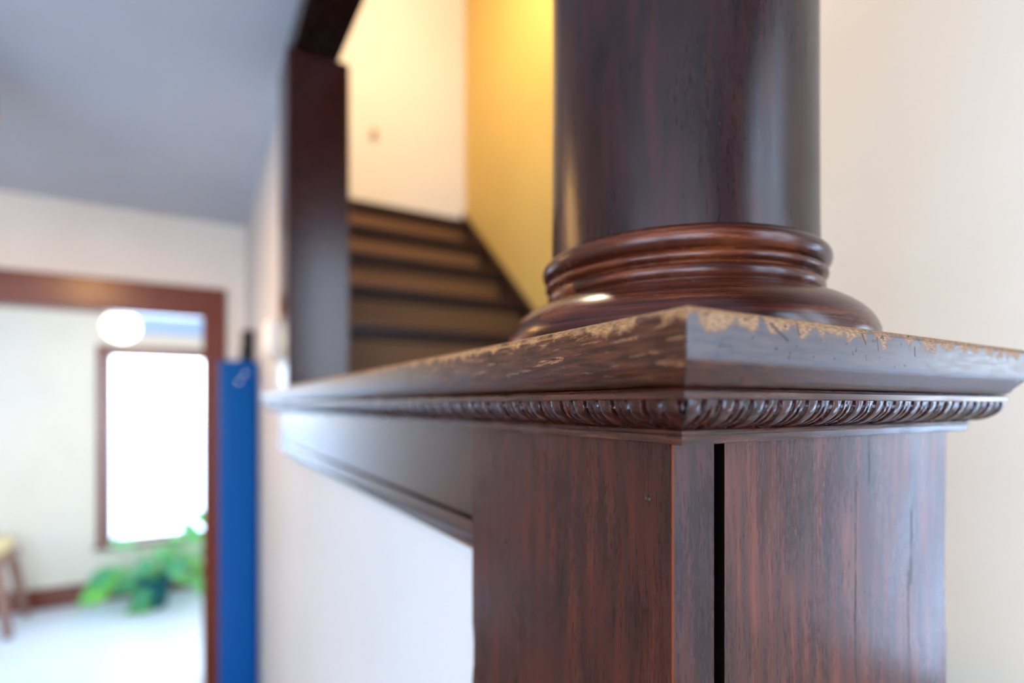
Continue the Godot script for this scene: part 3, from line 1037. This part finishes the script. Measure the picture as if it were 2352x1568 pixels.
func build_plant() -> void:
	var pr := -0.263
	var pl := 5.0
	var t := thing("potted_plant", v(pr, pl, -EYE), "leafy green plant in a teal pot on the pale floor under the bright window", "plant")
	var st := mb(0)
	lathe(st, pr, pl, PackedVector2Array([Vector2(0.0, -EYE), Vector2(0.075, -EYE), Vector2(0.082, -EYE + 0.01), Vector2(0.11, -EYE + 0.2), Vector2(0.118, -EYE + 0.2), Vector2(0.118, -EYE + 0.235), Vector2(0.105, -EYE + 0.235), Vector2(0.10, -EYE + 0.20)]), 32)
	put("pot", st, plain(Color(0.0, 0.36, 0.40), 0.35), t)
	st = mb(0)
	lathe(st, pr, pl, PackedVector2Array([Vector2(0.102, -EYE + 0.20), Vector2(0.05, -EYE + 0.215), Vector2(0.0, -EYE + 0.212)]), 24)
	put("soil", st, plain(Color(0.16, 0.10, 0.07), 0.95), t)
	var rng := RandomNumberGenerator.new()
	rng.seed = 17
	var meshes := [leaf_mesh(0.20, 0.075, 0.5), leaf_mesh(0.24, 0.085, 0.8), leaf_mesh(0.17, 0.065, 0.3)]
	var mats := [leaf_mat(Color(0.42, 0.72, 0.42)), leaf_mat(Color(0.44, 0.78, 0.32)), leaf_mat(Color(0.32, 0.64, 0.46)), leaf_mat(Color(0.50, 0.85, 0.25))]
	var tips := [[0.37, 0.44, 3], [0.30, 0.40, 1], [0.34, 0.36, 3], [0.31, 0.33, 1], [0.38, 0.28, 3], [0.25, 0.22, 0], [0.12, 0.20, 1], [0.05, 0.10, 0], [-0.05, 0.05, 2], [-0.38, -0.02, 1], [-0.50, -0.05, 0], [-0.44, -0.10, 1], [-0.30, 0.02, 0], [-0.33, 0.34, 2], [-0.24, 0.20, 0],
		[-0.10, -0.12, 2], [-0.06, -0.22, 0], [-0.15, -0.17, 2], [0.20, 0.06, 0], [0.28, 0.0, 1], [0.33, 0.10, 2], [0.16, -0.05, 0], [-0.20, -0.06, 2], [0.02, 0.26, 1], [-0.58, -0.10, 1], [0.40, 0.36, 1], [-0.26, -0.14, 0], [0.10, 0.02, 2], [0.30, -0.08, 0], [-0.02, -0.14, 2], [0.22, 0.32, 0], [-0.42, 0.04, 2]]
	var head := v(pr, pl, -EYE + 0.21)
	var k := 0
	for p in tips:
		var tip := head + Vector3(p[0] if p[0] > 0.0 else p[0] * 0.72, p[1] + 0.10, rng.randf_range(-0.16, 0.20))
		var root := head + Vector3(rng.randf_range(-0.04, 0.04), 0, rng.randf_range(-0.04, 0.04))
		var mid := (root + tip) / 2.0 + Vector3(0, 0.10, 0)
		st = mb(0)
		var prev := root
		for i in 6:
			var s := (i + 1) / 6.0
			var q := root.lerp(mid, s).lerp(mid.lerp(tip, s), s)
			rod(st, prev, q, 0.004, 0.0035, 6)
			prev = q
		put("stem", st, mats[0], t)
		var out := Vector3(tip.x - head.x, 0, tip.z - head.z).normalized()
		var up := (Vector3.UP + Vector3(rng.randf_range(-0.7, 0.7), 0, rng.randf_range(0.1, 1.0))).normalized()
		var b := Basis.looking_at(out + Vector3(0, rng.randf_range(-0.6, 0.2), 0), up)
		var lf := MeshInstance3D.new()
		lf.name = "leaf"
		lf.mesh = meshes[k % 3]
		lf.material_override = mats[p[2]]
		t.add_child(lf, true)
		lf.transform = Transform3D(b, tip - out * 0.05 - t.position)
		k += 1

# ------------------------------------------------------------------ stool at the left edge of the doorway view
func build_stool() -> void:
	var cr := -1.30
	var cl := 5.03
	var t := thing("wooden_stool", v(cr, cl, -EYE), "small brown wooden stool with a cream cushion, cut off by the picture's left edge", "stool")
	var m := plain(Color(0.60, 0.46, 0.41), 0.4)
	var st := mb()
	var sy := -EYE + 0.47
	bx(st, cr - 0.21, cr + 0.21, cl - 0.21, cl + 0.21, sy, sy + 0.05, 0.012)
	put("seat", st, m, t)
	st = mb()
	bx(st, cr - 0.19, cr + 0.19, cl - 0.19, cl + 0.19, sy + 0.05, sy + 0.15, 0.04)
	put("cushion", st, paint(Color(0.90, 0.82, 0.62)), t)
	for a in [-1.0, 1.0]:
		for b in [-1.0, 1.0]:
			st = mb(0)
			rod(st, v(cr + a * 0.235, cl + b * 0.225, -EYE), v(cr + a * 0.165, cl + b * 0.165, sy + 0.005), 0.026, 0.032, 12)
			put("leg", st, m, t)
	for b in [-1.0, 1.0]:
		st = mb(0)
		rod(st, v(cr - 0.2, cl + b * 0.2, -EYE + 0.2), v(cr + 0.2, cl + b * 0.2, -EYE + 0.2), 0.014, 0.014, 10)
		put("stretcher", st, m, t)
